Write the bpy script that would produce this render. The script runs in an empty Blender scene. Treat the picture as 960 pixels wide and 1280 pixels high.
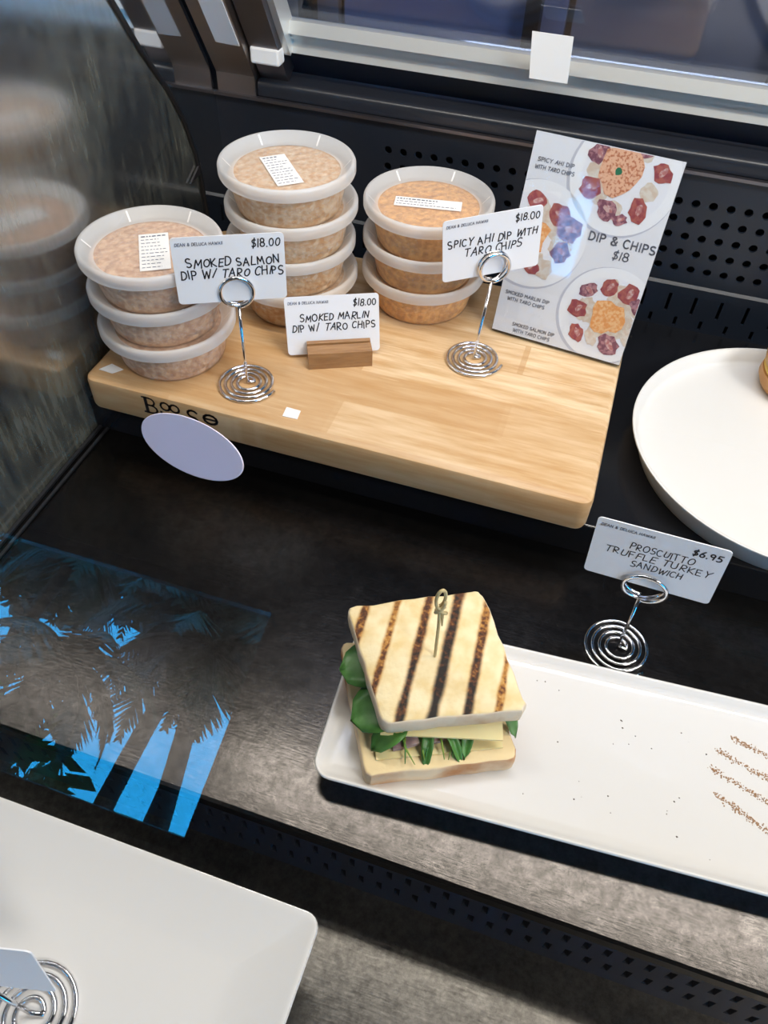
import bpy, bmesh, math, random
from mathutils import Vector, Matrix
random.seed(7)
R = math.radians
scene = bpy.context.scene
col = scene.collection

# ------------------------------------------------------------------ camera
FPX = 970.0
cam_d = bpy.data.cameras.new('camera')
cam_d.sensor_fit = 'HORIZONTAL'; cam_d.sensor_width = 36.0; cam_d.lens = FPX / 960 * 36.0
cam_d.clip_start = 0.01; cam_d.clip_end = 200
cam = bpy.data.objects.new('camera', cam_d); col.objects.link(cam)
# world axes written in camera axes (x right, y down, z forward)
AX = ((0.95002997, 0.25207589, -0.18412169), (0.31079969, -0.70885411, 0.63318987), (0.02909648, -0.65877432, -0.75177775))
M = Matrix.Identity(4)
for i in range(3):
    M[i][0] = AX[i][0]; M[i][1] = -AX[i][1]; M[i][2] = -AX[i][2]
M[2][3] = 0.505
cam.matrix_world = M
scene.camera = cam

# ------------------------------------------------------------------ sky and lamps
w = bpy.data.worlds.new('sky'); scene.world = w; w.use_nodes = True
bg = w.node_tree.nodes['Background']
bg.inputs['Color'].default_value = (0.022, 0.44, 1.0, 1); bg.inputs['Strength'].default_value = 9.0

def area_light(name, loc, rot, sx, sy, power, color):
    d = bpy.data.lights.new(name, 'AREA'); d.shape = 'RECTANGLE'; d.size = sx; d.size_y = sy
    d.energy = power; d.color = color
    o = bpy.data.objects.new(name, d); col.objects.link(o); o.location = loc; o.rotation_euler = rot
    return o
area_light('case_led_light', (0.35, 0.443, 0.742), (0, 0, 0), 1.5, 0.05, 8.0, (1.0, 0.95, 0.87))
area_light('card_fill_light', (2.3, -1.0, 2.33), (0, 0, 0), 1.2, 0.6, 95, (1.0, 0.94, 0.87))  # unseen lamp added to brighten the card fronts
area_light('kitchen_fill_light', (0.0, 1.1, 2.33), (0, 0, 0), 1.2, 0.3, 22, (0.86, 0.92, 1.0))  # unseen lamp added so the cabinet doors are lit
scene.view_settings.view_transform = 'Standard'; scene.view_settings.look = 'None'
scene.view_settings.gamma = 1.0; scene.view_settings.use_curve_mapping = False
scene.view_settings.exposure = 0.0

# ------------------------------------------------------------------ helpers
def tag(o, label=None, cat=None, group=None, kind=None):
    if label: o['label'] = label
    if cat: o['category'] = cat
    if group: o['group'] = group
    if kind: o['kind'] = kind
    return o

def empty(name, loc=(0, 0, 0), rz=0.0, parent=None):
    o = bpy.data.objects.new(name, None); col.objects.link(o)
    o.empty_display_size = 0.02
    o.location = loc; o.rotation_euler = (0, 0, rz); o.parent = parent
    return o

def obj(name, bm, mats, parent=None, smooth=False, angle=None):
    me = bpy.data.meshes.new(name)
    bmesh.ops.recalc_face_normals(bm, faces=bm.faces[:])
    bm.to_mesh(me); bm.free()
    if not isinstance(mats, (list, tuple)): mats = [mats]
    for m in mats: me.materials.append(m)
    if smooth:
        for p in me.polygons: p.use_smooth = True
        if angle is not None:
            try: me.set_sharp_from_angle(angle=R(angle))
            except Exception: pass
    o = bpy.data.objects.new(name, me); col.objects.link(o); o.parent = parent
    return o

def copy_tree(o, parent=None):
    c = o.copy(); col.objects.link(c); c.parent = parent
    for ch in [k for k in bpy.data.objects if k.parent == o]:
        copy_tree(ch, c)
    return c

def nb(): return bmesh.new()

def box(bm, x0, x1, y0, y1, z0, z1, mat=None, mi=0):
    vs = [Vector((x, y, z)) for z in (z0, z1) for y in (y0, y1) for x in (x0, x1)]
    if mat is not None: vs = [mat @ v for v in vs]
    v = [bm.verts.new(p) for p in vs]
    for f in ((0, 1, 3, 2), (4, 6, 7, 5), (0, 4, 5, 1), (2, 3, 7, 6), (0, 2, 6, 4), (1, 5, 7, 3)):
        bm.faces.new([v[i] for i in f]).material_index = mi

def prism_x(bm, poly, x0, x1, mi=0):
    a = [bm.verts.new((x0, y, z)) for y, z in poly]; b = [bm.verts.new((x1, y, z)) for y, z in poly]
    n = len(poly)
    for i in range(n):
        bm.faces.new((a[i], a[(i + 1) % n], b[(i + 1) % n], b[i])).material_index = mi
    bm.faces.new(a).material_index = mi; bm.faces.new(b[::-1]).material_index = mi

def rrect(wd, dp, r, n=5):
    pts = []
    r = max(r, 1e-5)
    for cx, cy, a0 in ((wd / 2 - r, dp / 2 - r, 0), (-wd / 2 + r, dp / 2 - r, 90), (-wd / 2 + r, -dp / 2 + r, 180), (wd / 2 - r, -dp / 2 + r, 270)):
        for k in range(n + 1):
            a = R(a0 + 90 * k / n); pts.append((cx + r * math.cos(a), cy + r * math.sin(a)))
    return pts

def loft(bm, rings, cap0=True, cap1=True, mat=None, mis=None, mi0=0, mi1=0):
    """rings: list of lists of 3D points, all of one length, closed loops."""
    vr = []
    for rg in rings:
        vr.append([bm.verts.new(mat @ Vector(p) if mat is not None else p) for p in rg])
    n = len(rings[0])
    for k in range(len(vr) - 1):
        for i in range(n):
            f = bm.faces.new((vr[k][i], vr[k][(i + 1) % n], vr[k + 1][(i + 1) % n], vr[k + 1][i]))
            if mis: f.material_index = mis[k]
    if cap0: bm.faces.new(vr[0][::-1]).material_index = mi0
    if cap1: bm.faces.new(vr[-1]).material_index = mi1

def rr_loft(bm, wd, dp, r, prof, n=5, **kw):
    """prof: (inset, z) pairs."""
    rings = []
    for ins, z in prof:
        rings.append([(x, y, z) for x, y in rrect(wd - 2 * ins, dp - 2 * ins, max(r - ins, 0.0008), n)])
    loft(bm, rings, **kw)

def lathe(bm, prof, n=64, cap0=True, cap1=True, c=(0, 0, 0), mis=None, mi0=0, mi1=0):
    loft(bm, [[(c[0] + r * math.cos(2 * math.pi * i / n), c[1] + r * math.sin(2 * math.pi * i / n), c[2] + z) for i in range(n)] for r, z in prof], cap0, cap1, mis=mis, mi0=mi0, mi1=mi1)

def tube(bm, pts, rad, n=8, closed=False):
    pts = [Vector(p) for p in pts]
    rings = []
    N = len(pts); up = None
    rads = rad if isinstance(rad, (list, tuple)) else [rad] * N
    for i, p in enumerate(pts):
        t = (pts[min(i + 1, N - 1)] - pts[max(i - 1, 0)]).normalized()
        if up is None:
            up = Vector((0, 0, 1)) if abs(t.z) < 0.9 else Vector((1, 0, 0))
        a = t.cross(up).normalized(); b = a.cross(t).normalized(); up = b
        rings.append([tuple(p + rads[i] * (a * math.cos(2 * math.pi * k / n) + b * math.sin(2 * math.pi * k / n))) for k in range(n)])
    loft(bm, rings)

# ------------------------------------------------------------------ materials
MATS = {}
def mat(name, color=(.5, .5, .5), rough=.5, metal=0.0, spec=0.5, coat=0.0, bump=None, vary=None, sss=0.0, trans=0.0, aniso=0.0):
    """bump = (scale, strength, distance); vary = (scale, colour2, lo, hi)"""
    m = bpy.data.materials.new(name); m.use_nodes = True
    nt = m.node_tree; b = nt.nodes['Principled BSDF']
    b.inputs['Base Color'].default_value = (*color, 1); b.inputs['Roughness'].default_value = rough
    b.inputs['Metallic'].default_value = metal; b.inputs['Specular IOR Level'].default_value = spec
    b.inputs['Coat Weight'].default_value = coat
    b.inputs['Transmission Weight'].default_value = trans
    if sss: b.inputs['Subsurface Weight'].default_value = sss; b.inputs['Subsurface Radius'].default_value = (.004, .003, .002)
    tc = nt.nodes.new('ShaderNodeTexCoord')
    if vary:
        n = nt.nodes.new('ShaderNodeTexNoise'); n.inputs['Scale'].default_value = vary[0]; n.inputs['Detail'].default_value = 6
        nt.links.new(tc.outputs['Object'], n.inputs['Vector'])
        mr = nt.nodes.new('ShaderNodeMapRange'); mr.inputs['From Min'].default_value = vary[2]; mr.inputs['From Max'].default_value = vary[3]
        nt.links.new(n.outputs['Fac'], mr.inputs['Value'])
        mx = nt.nodes.new('ShaderNodeMix'); mx.data_type = 'RGBA'
        mx.inputs[6].default_value = (*color, 1); mx.inputs[7].default_value = (*vary[1], 1)
        nt.links.new(mr.outputs['Result'], mx.inputs[0]); nt.links.new(mx.outputs[2], b.inputs['Base Color'])
    if bump:
        n = nt.nodes.new('ShaderNodeTexNoise'); n.inputs['Scale'].default_value = bump[0]; n.inputs['Detail'].default_value = 5
        nt.links.new(tc.outputs['Object'], n.inputs['Vector'])
        bp = nt.nodes.new('ShaderNodeBump'); bp.inputs['Strength'].default_value = bump[1]; bp.inputs['Distance'].default_value = bump[2]
        nt.links.new(n.outputs['Fac'], bp.inputs['Height']); nt.links.new(bp.outputs['Normal'], b.inputs['Normal'])
    MATS[name] = m
    return m

def N(nt, kind, **kw):
    n = nt.nodes.new(kind)
    for k, v in kw.items():
        if hasattr(n, k): setattr(n, k, v)
        else: n.inputs[k].default_value = v
    return n

def pane_mat(name, fac, tint=(1, 1, 1), rough=0.0):
    m = bpy.data.materials.new(name); m.use_nodes = True; nt = m.node_tree
    nt.nodes.clear()
    out = N(nt, 'ShaderNodeOutputMaterial'); mix = N(nt, 'ShaderNodeMixShader')
    tr = N(nt, 'ShaderNodeBsdfTransparent'); tr.inputs[0].default_value = (*tint, 1)
    gl = N(nt, 'ShaderNodeBsdfGlossy'); gl.inputs['Roughness'].default_value = rough; gl.inputs[0].default_value = (1, 1, 1, 1)
    mix.inputs[0].default_value = fac
    nt.links.new(tr.outputs[0], mix.inputs[1]); nt.links.new(gl.outputs[0], mix.inputs[2]); nt.links.new(mix.outputs[0], out.inputs[0])
    return m

def plastic_mat(name, clear, color, rough=.3):
    """thin translucent plastic: part see-through, part milky"""
    m = bpy.data.materials.new(name); m.use_nodes = True; nt = m.node_tree
    b = nt.nodes['Principled BSDF']; out = nt.nodes['Material Output']
    b.inputs['Base Color'].default_value = (*color, 1); b.inputs['Roughness'].default_value = rough
    tl = N(nt, 'ShaderNodeBsdfTranslucent'); tl.inputs[0].default_value = (*color, 1)
    m1 = N(nt, 'ShaderNodeMixShader'); m1.inputs[0].default_value = .4
    nt.links.new(b.outputs[0], m1.inputs[1]); nt.links.new(tl.outputs[0], m1.inputs[2])
    tr = N(nt, 'ShaderNodeBsdfTransparent'); m2 = N(nt, 'ShaderNodeMixShader'); m2.inputs[0].default_value = clear
    nt.links.new(m1.outputs[0], m2.inputs[1]); nt.links.new(tr.outputs[0], m2.inputs[2])
    nt.links.new(m2.outputs[0], out.inputs[0])
    return m

def deck_mat(name, base, r0, r1):
    m = mat(name, base, .3, 1.0)
    nt = m.node_tree; b = nt.nodes['Principled BSDF']
    tc = nt.nodes['Texture Coordinate']
    mp = N(nt, 'ShaderNodeMapping'); mp.inputs['Scale'].default_value = (9, 90, 20)
    n1 = N(nt, 'ShaderNodeTexNoise'); n1.inputs['Scale'].default_value = 7; n1.inputs['Detail'].default_value = 8
    nt.links.new(tc.outputs['Object'], mp.inputs[0]); nt.links.new(mp.outputs[0], n1.inputs['Vector'])
    n2 = N(nt, 'ShaderNodeTexNoise'); n2.inputs['Scale'].default_value = 420; n2.inputs['Detail'].default_value = 6
    nt.links.new(tc.outputs['Object'], n2.inputs['Vector'])
    n3 = N(nt, 'ShaderNodeTexNoise'); n3.inputs['Scale'].default_value = 14; n3.inputs['Detail'].default_value = 6; n3.inputs['Roughness'].default_value = .7
    nt.links.new(tc.outputs['Object'], n3.inputs['Vector'])
    ad = N(nt, 'ShaderNodeMath', operation='ADD'); nt.links.new(n1.outputs['Fac'], ad.inputs[0]); nt.links.new(n2.outputs['Fac'], ad.inputs[1])
    bp = N(nt, 'ShaderNodeBump'); bp.inputs['Strength'].default_value = .11; bp.inputs['Distance'].default_value = .0005
    nt.links.new(ad.outputs[0], bp.inputs['Height']); nt.links.new(bp.outputs[0], b.inputs['Normal'])
    mr = N(nt, 'ShaderNodeMapRange'); mr.inputs['From Min'].default_value = .3; mr.inputs['From Max'].default_value = .7
    mr.inputs['To Min'].default_value = r0; mr.inputs['To Max'].default_value = r1
    nt.links.new(n3.outputs['Fac'], mr.inputs['Value']); nt.links.new(mr.outputs[0], b.inputs['Roughness'])
    n4 = N(nt, 'ShaderNodeTexNoise'); n4.inputs['Scale'].default_value = 150; n4.inputs['Detail'].default_value = 8; n4.inputs['Roughness'].default_value = .75
    nt.links.new(tc.outputs['Object'], n4.inputs['Vector'])
    cr = N(nt, 'ShaderNodeValToRGB'); e = cr.color_ramp.elements
    e[0].position = .36; e[0].color = (*[c * .68 for c in base], 1); e[1].position = .66; e[1].color = (*[c * 1.4 for c in base], 1)
    nt.links.new(n4.outputs['Fac'], cr.inputs[0]); nt.links.new(cr.outputs[0], b.inputs['Base Color'])
    return m

def wood_mat(name, c1, c2, c3, scale=(3, 26, 26), rough=.42, band=True):
    m = mat(name, c1, rough); nt = m.node_tree; b = nt.nodes['Principled BSDF']; tc = nt.nodes['Texture Coordinate']
    mp = N(nt, 'ShaderNodeMapping'); mp.inputs['Scale'].default_value = scale
    nt.links.new(tc.outputs['Object'], mp.inputs[0])
    n1 = N(nt, 'ShaderNodeTexNoise'); n1.inputs['Scale'].default_value = 5; n1.inputs['Detail'].default_value = 9; n1.inputs['Roughness'].default_value = .62
    nt.links.new(mp.outputs[0], n1.inputs['Vector'])
    cr = N(nt, 'ShaderNodeValToRGB'); e = cr.color_ramp
    e.elements[0].position = .34; e.elements[0].color = (*c2, 1); e.elements[1].position = .66; e.elements[1].color = (*c1, 1)
    nt.links.new(n1.outputs['Fac'], cr.inputs[0])
    last = cr.outputs[0]
    if band:
        mp2 = N(nt, 'ShaderNodeMapping'); mp2.inputs['Scale'].default_value = (4.2, 23.0, .01)
        nt.links.new(tc.outputs['Object'], mp2.inputs[0])
        vo = N(nt, 'ShaderNodeTexBrick'); vo.inputs['Scale'].default_value = 1.0; vo.inputs['Mortar Size'].default_value = .012
        vo.inputs['Brick Width'].default_value = 1.15; vo.inputs['Row Height'].default_value = 1.0
        vo.inputs['Color1'].default_value = (0, 0, 0, 1); vo.inputs['Color2'].default_value = (1, 1, 1, 1); vo.inputs['Mortar'].default_value = (.8, .8, .8, 1)
        nt.links.new(mp2.outputs[0], vo.inputs['Vector'])
        mx = N(nt, 'ShaderNodeMix', data_type='RGBA'); mx.inputs[7].default_value = (*c3, 1)
        ml = N(nt, 'ShaderNodeMath', operation='MULTIPLY'); ml.inputs[1].default_value = .72
        nt.links.new(vo.outputs['Color'], ml.inputs[0]); nt.links.new(ml.outputs[0], mx.inputs[0]); nt.links.new(last, mx.inputs[6])
        last = mx.outputs[2]
        # pale cut scratches
        mp3 = N(nt, 'ShaderNodeMapping'); mp3.inputs['Rotation'].default_value = (0, 0, .9); mp3.inputs['Scale'].default_value = (10, 260, 1)
        nt.links.new(tc.outputs['Object'], mp3.inputs[0])
        n3 = N(nt, 'ShaderNodeTexNoise'); n3.inputs['Scale'].default_value = 2; n3.inputs['Detail'].default_value = 3
        nt.links.new(mp3.outputs[0], n3.inputs['Vector'])
        mr = N(nt, 'ShaderNodeMapRange'); mr.inputs['From Min'].default_value = .63; mr.inputs['From Max'].default_value = .75; mr.inputs['To Max'].default_value = .5
        nt.links.new(n3.outputs['Fac'], mr.inputs['Value'])
        mx2 = N(nt, 'ShaderNodeMix', data_type='RGBA'); mx2.inputs[7].default_value = (.86, .66, .42, 1)
        nt.links.new(mr.outputs[0], mx2.inputs[0]); nt.links.new(last, mx2.inputs[6]); last = mx2.outputs[2]
    nt.links.new(last, b.inputs['Base Color'])
    bp = N(nt, 'ShaderNodeBump'); bp.inputs['Strength'].default_value = .12; bp.inputs['Distance'].default_value = .001
    nt.links.new(n1.outputs['Fac'], bp.inputs['Height']); nt.links.new(bp.outputs[0], b.inputs['Normal'])
    return m

def end_glass_mat(name, refl, dirt):
    """dark mirror-like end pane; dirt = milky drips and smears wiped over it"""
    m = bpy.data.materials.new(name); m.use_nodes = True; nt = m.node_tree
    b = nt.nodes['Principled BSDF']; out = nt.nodes['Material Output']
    b.inputs['Base Color'].default_value = (.012, .016, .02, 1); b.inputs['Roughness'].default_value = .4
    gl = N(nt, 'ShaderNodeBsdfGlossy'); gl.inputs[0].default_value = (.95, .97, 1, 1)
    mx = N(nt, 'ShaderNodeMixShader'); mx.inputs[0].default_value = refl
    nt.links.new(b.outputs[0], mx.inputs[1]); nt.links.new(gl.outputs[0], mx.inputs[2])
    if dirt:
        tc = N(nt, 'ShaderNodeTexCoord'); mp = N(nt, 'ShaderNodeMapping'); mp.inputs['Scale'].default_value = (1, 60, 9)
        nt.links.new(tc.outputs['Object'], mp.inputs[0])
        n1 = N(nt, 'ShaderNodeTexNoise'); n1.inputs['Scale'].default_value = 2.2; n1.inputs['Detail'].default_value = 8; n1.inputs['Roughness'].default_value = .7
        nt.links.new(mp.outputs[0], n1.inputs['Vector'])
        n2 = N(nt, 'ShaderNodeTexNoise'); n2.inputs['Scale'].default_value = 11; n2.inputs['Detail'].default_value = 3
        nt.links.new(tc.outputs['Object'], n2.inputs['Vector'])
        ml = N(nt, 'ShaderNodeMath', operation='MULTIPLY'); nt.links.new(n1.outputs['Fac'], ml.inputs[0]); nt.links.new(n2.outputs['Fac'], ml.inputs[1])
        mr = N(nt, 'ShaderNodeMapRange'); mr.inputs['From Min'].default_value = .18; mr.inputs['From Max'].default_value = .45; mr.inputs['To Min'].default_value = .03; mr.inputs['To Max'].default_value = .5
        nt.links.new(ml.outputs[0], mr.inputs['Value'])
        df = N(nt, 'ShaderNodeBsdfDiffuse'); df.inputs[0].default_value = (.24, .25, .21, 1)
        m2 = N(nt, 'ShaderNodeMixShader'); nt.links.new(mr.outputs[0], m2.inputs[0]); nt.links.new(mx.outputs[0], m2.inputs[1]); nt.links.new(df.outputs[0], m2.inputs[2])
        nt.links.new(m2.outputs[0], out.inputs[0])
        gl.inputs['Roughness'].default_value = .16
    else:
        gl.inputs['Roughness'].default_value = .05
        nt.links.new(mx.outputs[0], out.inputs[0])
    return m

DECK = deck_mat('dark_steel_deck', (.050, .046, .043), .19, .26)
LEDGE = deck_mat('worn_steel_ledge', (.15, .14, .125), .29, .38)
BLACK = mat('black_painted_steel', (.010, .015, .026), .38)
BLACKGLOSS = mat('black_gloss_shelf', (.008, .009, .012), .2, bump=(60, .05, .001))
HOLE = mat('dark_void', (.002, .002, .003), .8)
STEEL = mat('brushed_steel', (.42, .38, .36), .32, 1.0, bump=(90, .05, .001))
STEELDARK = mat('grey_steel', (.24, .23, .25), .38, 1.0)
ALU = mat('pale_aluminium', (.80, .80, .76), .35, .6)
CHROME = mat('chrome', (.78, .78, .80), .12, 1.0)
GASKET = mat('black_gasket', (.006, .007, .01), .5)
GLASS = pane_mat('front_glass', .085)
REARGLASS = pane_mat('rear_glass', .10, (.62, .66, .76), .06)
ACRYLIC = pane_mat('clear_acrylic', .03, (.97, .98, .98), .03)
ENDGLASS = end_glass_mat('dirty_end_glass', .42, True)
ENDSTEEL = end_glass_mat('mirror_end_steel', .62, False)
BOARD = wood_mat('maple_board', (.86, .66, .42), (.60, .37, .17), (.50, .27, .10))
BLOCKWOOD = wood_mat('oak_block', (.42, .23, .10), (.28, .14, .055), (.3, .15, .06), scale=(8, 60, 60), band=False)
CERAMIC = mat('white_glazed_ceramic', (.76, .75, .73), .14, coat=.3)
CERAMICMATT = mat('white_matt_ceramic', (.74, .73, .70), .4)
CARD = mat('white_plastic_card', (.86, .87, .90), .35)
INK = mat('black_ink', (.012, .013, .02), .6)
INKGREY = mat('grey_ink', (.16, .17, .22), .6)
WHITE = mat('white_paper', (.92, .91, .89), .6)
LIDP = plastic_mat('milky_lid_plastic', .30, (.95, .96, .96), .28)
LIDC = plastic_mat('thin_lid_plastic', .74, (.92, .90, .88), .25)
CUPP = plastic_mat('clear_cup_plastic', .84, (.86, .82, .76), .22)
def dip_mat(name, c, c2): return mat(name, c, .45, vary=(190, c2, .40, .64), bump=(150, 1.0, .004), sss=.15)
DIPS = {'salmon': dip_mat('salmon_dip', (.80, .54, .36), (.56, .32, .20)), 'marlin': dip_mat('marlin_dip', (.75, .56, .38), (.60, .33, .14)), 'ahi': dip_mat('ahi_dip', (.86, .47, .17), (.58, .29, .11))}
LAV = mat('lavender_plastic', (.74, .68, .82), .4)
CHEESE = mat('pale_cheese', (.90, .77, .40), .35, sss=.3, bump=(40, .1, .001))
TURKEY = mat('turkey_slice', (.52, .36, .33), .4, vary=(60, (.30, .20, .22), .45, .6), bump=(60, .4, .002))
LEAF = mat('spinach_leaf', (.045, .15, .028), .4, vary=(50, (.09, .25, .05), .4, .6), bump=(70, .3, .002))
SPROUT = mat('lettuce_shred', (.22, .36, .05), .4)
BAMBOO = mat('bamboo_pick', (.60, .48, .24), .45)
CRUMB = mat('toast_crumb', (.50, .30, .16), .7)
CRUMBDK = mat('dark_crumb', (.10, .07, .05), .7)

# ================================================================== THE ROOM
def struct(name, bm, m): 
    o = obj(name, bm, m); o['kind'] = 'structure'; return o
WALLM = mat('dark_plaster', (.06, .062, .07), .8)
FLOORM = mat('dark_floor_tile', (.05, .048, .045), .5)
CEILM = mat('dark_ceiling', (.06, .06, .06), .8)
FX0, FX1, FY0, FY1, FZ0, FZ1 = -6.0, 6.0, -3.0, 2.6, -0.95, 2.4
bm = nb(); box(bm, FX0, FX1, FY0, FY1, FZ0 - .1, FZ0); struct('floor', bm, FLOORM)
bm = nb(); box(bm, FX0, FX1, FY0, FY1, FZ1, FZ1 + .1); struct('ceiling', bm, CEILM)
bm = nb(); box(bm, FX0, FX1, FY1, FY1 + .1, FZ0, FZ1); struct('wall_back', bm, WALLM)
bm = nb(); box(bm, FX0 - .1, FX0, FY0, FY1, FZ0, FZ1); struct('wall_left', bm, WALLM)
bm = nb(); box(bm, FX1, FX1 + .1, FY0, FY1, FZ0, FZ1); struct('wall_right', bm, WALLM)
# street wall with a glazed opening, and an unseen one added for fill light
W1 = (-5.6, -0.98, -0.02, 1.08); W_FILL = (2.9, 5.6, -0.45, 1.9)
bm = nb()
xs = [FX0, W1[0], W1[1], W_FILL[0], W_FILL[1], FX1]
for a, b_ in ((0, 1), (2, 3), (4, 5)): box(bm, xs[a], xs[b_], FY0 - .12, FY0, FZ0, FZ1)
for W in (W1, W_FILL):
    box(bm, W[0], W[1], FY0 - .12, FY0, FZ0, W[2]); box(bm, W[0], W[1], FY0 - .12, FY0, W[3], FZ1)
struct('wall_front', bm, WALLM)
FRAMEM = mat('dark_window_frame', (.03, .03, .035), .4)
for i, W in enumerate((W1, W_FILL)):
    wn = empty('window_%d' % (i + 1), ((W[0] + W[1]) / 2, FY0 - .06, W[2])); wn['kind'] = 'structure'  # the second is the added, unseen window that brightens the cards
    bm = nb(); hw = (W[1] - W[0]) / 2; hh = W[3] - W[2]
    box(bm, -hw, hw, -.04, .04, 0, .06); box(bm, -hw, hw, -.04, .04, hh - .06, hh)
    n = 3
    for k in range(n + 1):
        x = -hw + 2 * hw * k / n
        box(bm, max(x - .03, -hw), min(x + .03, hw), -.04, .04, 0.06, hh - .06)
    obj('window_frame', bm, FRAMEM, wn)
    for k in range(n):
        bm = nb(); box(bm, -hw + 2 * hw * k / n + .03, -hw + 2 * hw * (k + 1) / n - .03, -.004, .004, .06, hh - .06)
        obj('pane', bm, GLASS, wn)

# ------------------------------------------------------------------ plants outside the street window
PALM = mat('palm_leaf', (.02, .05, .012), .5); TRUNK = mat('palm_trunk', (.045, .035, .025), .8); SHRUB = mat('shrub_leaf', (.12, .28, .07), .6)
def palm(loc, height, nfr, length, label, seed, lean=.2):
    rnd = random.Random(seed)
    t = tag(empty('palm_tree', loc), label, 'tree', 'palms outside the street window')
    bm = nb(); pts = []
    for k in range(12):
        f = k / 11; pts.append((lean * f * f, 0, height * f))
    tube(bm, pts, [.09 - .035 * k / 11 for k in range(12)], 8); obj('trunk', bm, TRUNK, t, True)
    top = Vector(pts[-1])
    for q in range(nfr):
        az = 2 * math.pi * q / nfr + rnd.uniform(-.2, .2); el = rnd.uniform(-.5, .9); L = length * rnd.uniform(.75, 1.1)
        bm = nb(); p = top.copy(); ps = [p.copy()]
        for s in range(12):
            d = Vector((math.cos(az) * math.cos(el), math.sin(az) * math.cos(el), math.sin(el)))
            p = p + d * L / 12; ps.append(p.copy()); el -= .13
        tube(bm, ps, [.018 * (1 - .85 * s / 12) for s in range(13)], 5)
        for s in range(1, 13):
            tdir = (ps[s] - ps[s - 1]).normalized(); side = tdir.cross(Vector((0, 0, 1))).normalized()
            for sg in (-1, 1):
                for h in (0, .5):
                    a = ps[s - 1].lerp(ps[s], h); ll = L * .34 * math.sin(math.pi * min(.97, (s + h) / 13 + .08)) + .03
                    dd = (side * sg * .85 + tdir * .5 + Vector((0, 0, -.45 + rnd.uniform(-.15, .15)))).normalized()
                    wv = tdir * .022
                    v = [bm.verts.new(a - wv), bm.verts.new(a + wv), bm.verts.new(a + dd * ll * .6 + wv * .8), bm.verts.new(a + dd * ll), bm.verts.new(a + dd * ll * .6 - wv * .8)]
                    bm.faces.new(v)
        obj('frond', bm, PALM, t)
    return t
def shrub(loc, r, label, seed):
    rnd = random.Random(seed)
    t = tag(empty('garden_shrub', loc), label, 'shrub', 'shrubs outside the street window')
    bm = nb()
    for k in range(4):
        a = k * 1.7; tube(bm, [(0, 0, 0), (.3 * r * math.cos(a), .3 * r * math.sin(a), .5 * r), (.6 * r * math.cos(a), .6 * r * math.sin(a), r)], [.02, .015, .006], 5)
    obj('stem', bm, TRUNK, t)
    bm = nb()
    for k in range(420):
        d = Vector((rnd.gauss(0, 1), rnd.gauss(0, 1), rnd.gauss(0, 1))).normalized() * r * rnd.uniform(.35, 1.0); d.z = d.z * 1.1 + r
        a = Vector((rnd.gauss(0, 1), rnd.gauss(0, 1), rnd.gauss(0, 1))).normalized(); b_ = a.orthogonal().normalized()
        s = r * rnd.uniform(.12, .22)
        bm.faces.new([bm.verts.new(d - a * s), bm.verts.new(d + b_ * s * .45), bm.verts.new(d + a * s), bm.verts.new(d - b_ * s * .45)])
    o = obj('foliage', bm, SHRUB, t); o['kind'] = 'stuff'
GZ = -1.15
def tree(loc, h, r, label, seed, n=900):
    rnd = random.Random(seed)
    t = tag(empty('garden_tree', loc), label, 'tree', 'leafy trees outside the street window')
    bm = nb(); tube(bm, [(0, 0, 0), (.05, 0, h * .5), (0, .05, h)], [.08, .06, .03], 7); obj('trunk', bm, TRUNK, t, True)
    bm = nb()
    for k in range(n):
        d = Vector((rnd.gauss(0, 1), rnd.gauss(0, 1), rnd.gauss(0, 1))).normalized() * r * rnd.uniform(.3, 1.0); d.x *= 1.25; d.z = d.z * .8 + h
        a = Vector((rnd.gauss(0, 1), rnd.gauss(0, 1), rnd.gauss(0, 1))).normalized(); b_ = a.orthogonal().normalized()
        s = r * rnd.uniform(.12, .2)
        bm.faces.new([bm.verts.new(d - a * s), bm.verts.new(d + b_ * s * .5), bm.verts.new(d + a * s), bm.verts.new(d - b_ * s * .5)])
    o = obj('foliage', bm, PALM, t); o['kind'] = 'stuff'
tree((-2.35, -6.3, GZ), 2.75, .85, 'leafy dark tree behind the tall palm', 11)
tree((-4.6, -6.9, GZ), 2.95, .9, 'leafy dark tree behind the leaning palm', 12)
bm = nb(); box(bm, -14, 8, -7.4, FY0 - .13, GZ - .1, GZ); struct('ground', bm, mat('dark_soil', (.04, .04, .03), .9))
palm((-2.25, -5.0, GZ), 2.5, 16, 1.15, 'tall palm with a wide dark crown in front of the middle window pane', 3, .25)
palm((-1.62, -4.6, GZ), 2.2, 13, .9, 'shorter palm beside the tall one, nearest the end of the window', 5, -.2)
palm((-3.9, -5.6, GZ), 2.9, 14, 1.2, 'leaning palm farthest along the window', 9, .4)
palm((-2.50, -3.95, GZ), 1.80, 15, .75, 'low bushy palm standing close to the window glass', 13, .15)
shrub((-2.95, -4.6, GZ), .78, 'bushy green shrub between the two far palms', 1)
shrub((-3.7, -4.9, GZ), .85, 'large green shrub below the leaning palm', 2)
shrub((-2.35, -4.1, GZ), .5, 'low green shrub at the foot of the tall palm', 4)

# ================================================================== THE DISPLAY CASE
XL, XR = -0.412, 1.15
case = tag(empty('display_case', (0, 0, -0.95)), 'black refrigerated display case with slanted front glass and dark steel deck', 'display case')
CZ = 0.95   # the case's empty stands on the room floor
def cobj(name, bm, m, smooth=False, angle=None, parent=None):
    bmesh.ops.translate(bm, verts=bm.verts[:], vec=(0, 0, CZ))
    return obj(name, bm, m, parent or case, smooth, angle)

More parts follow.
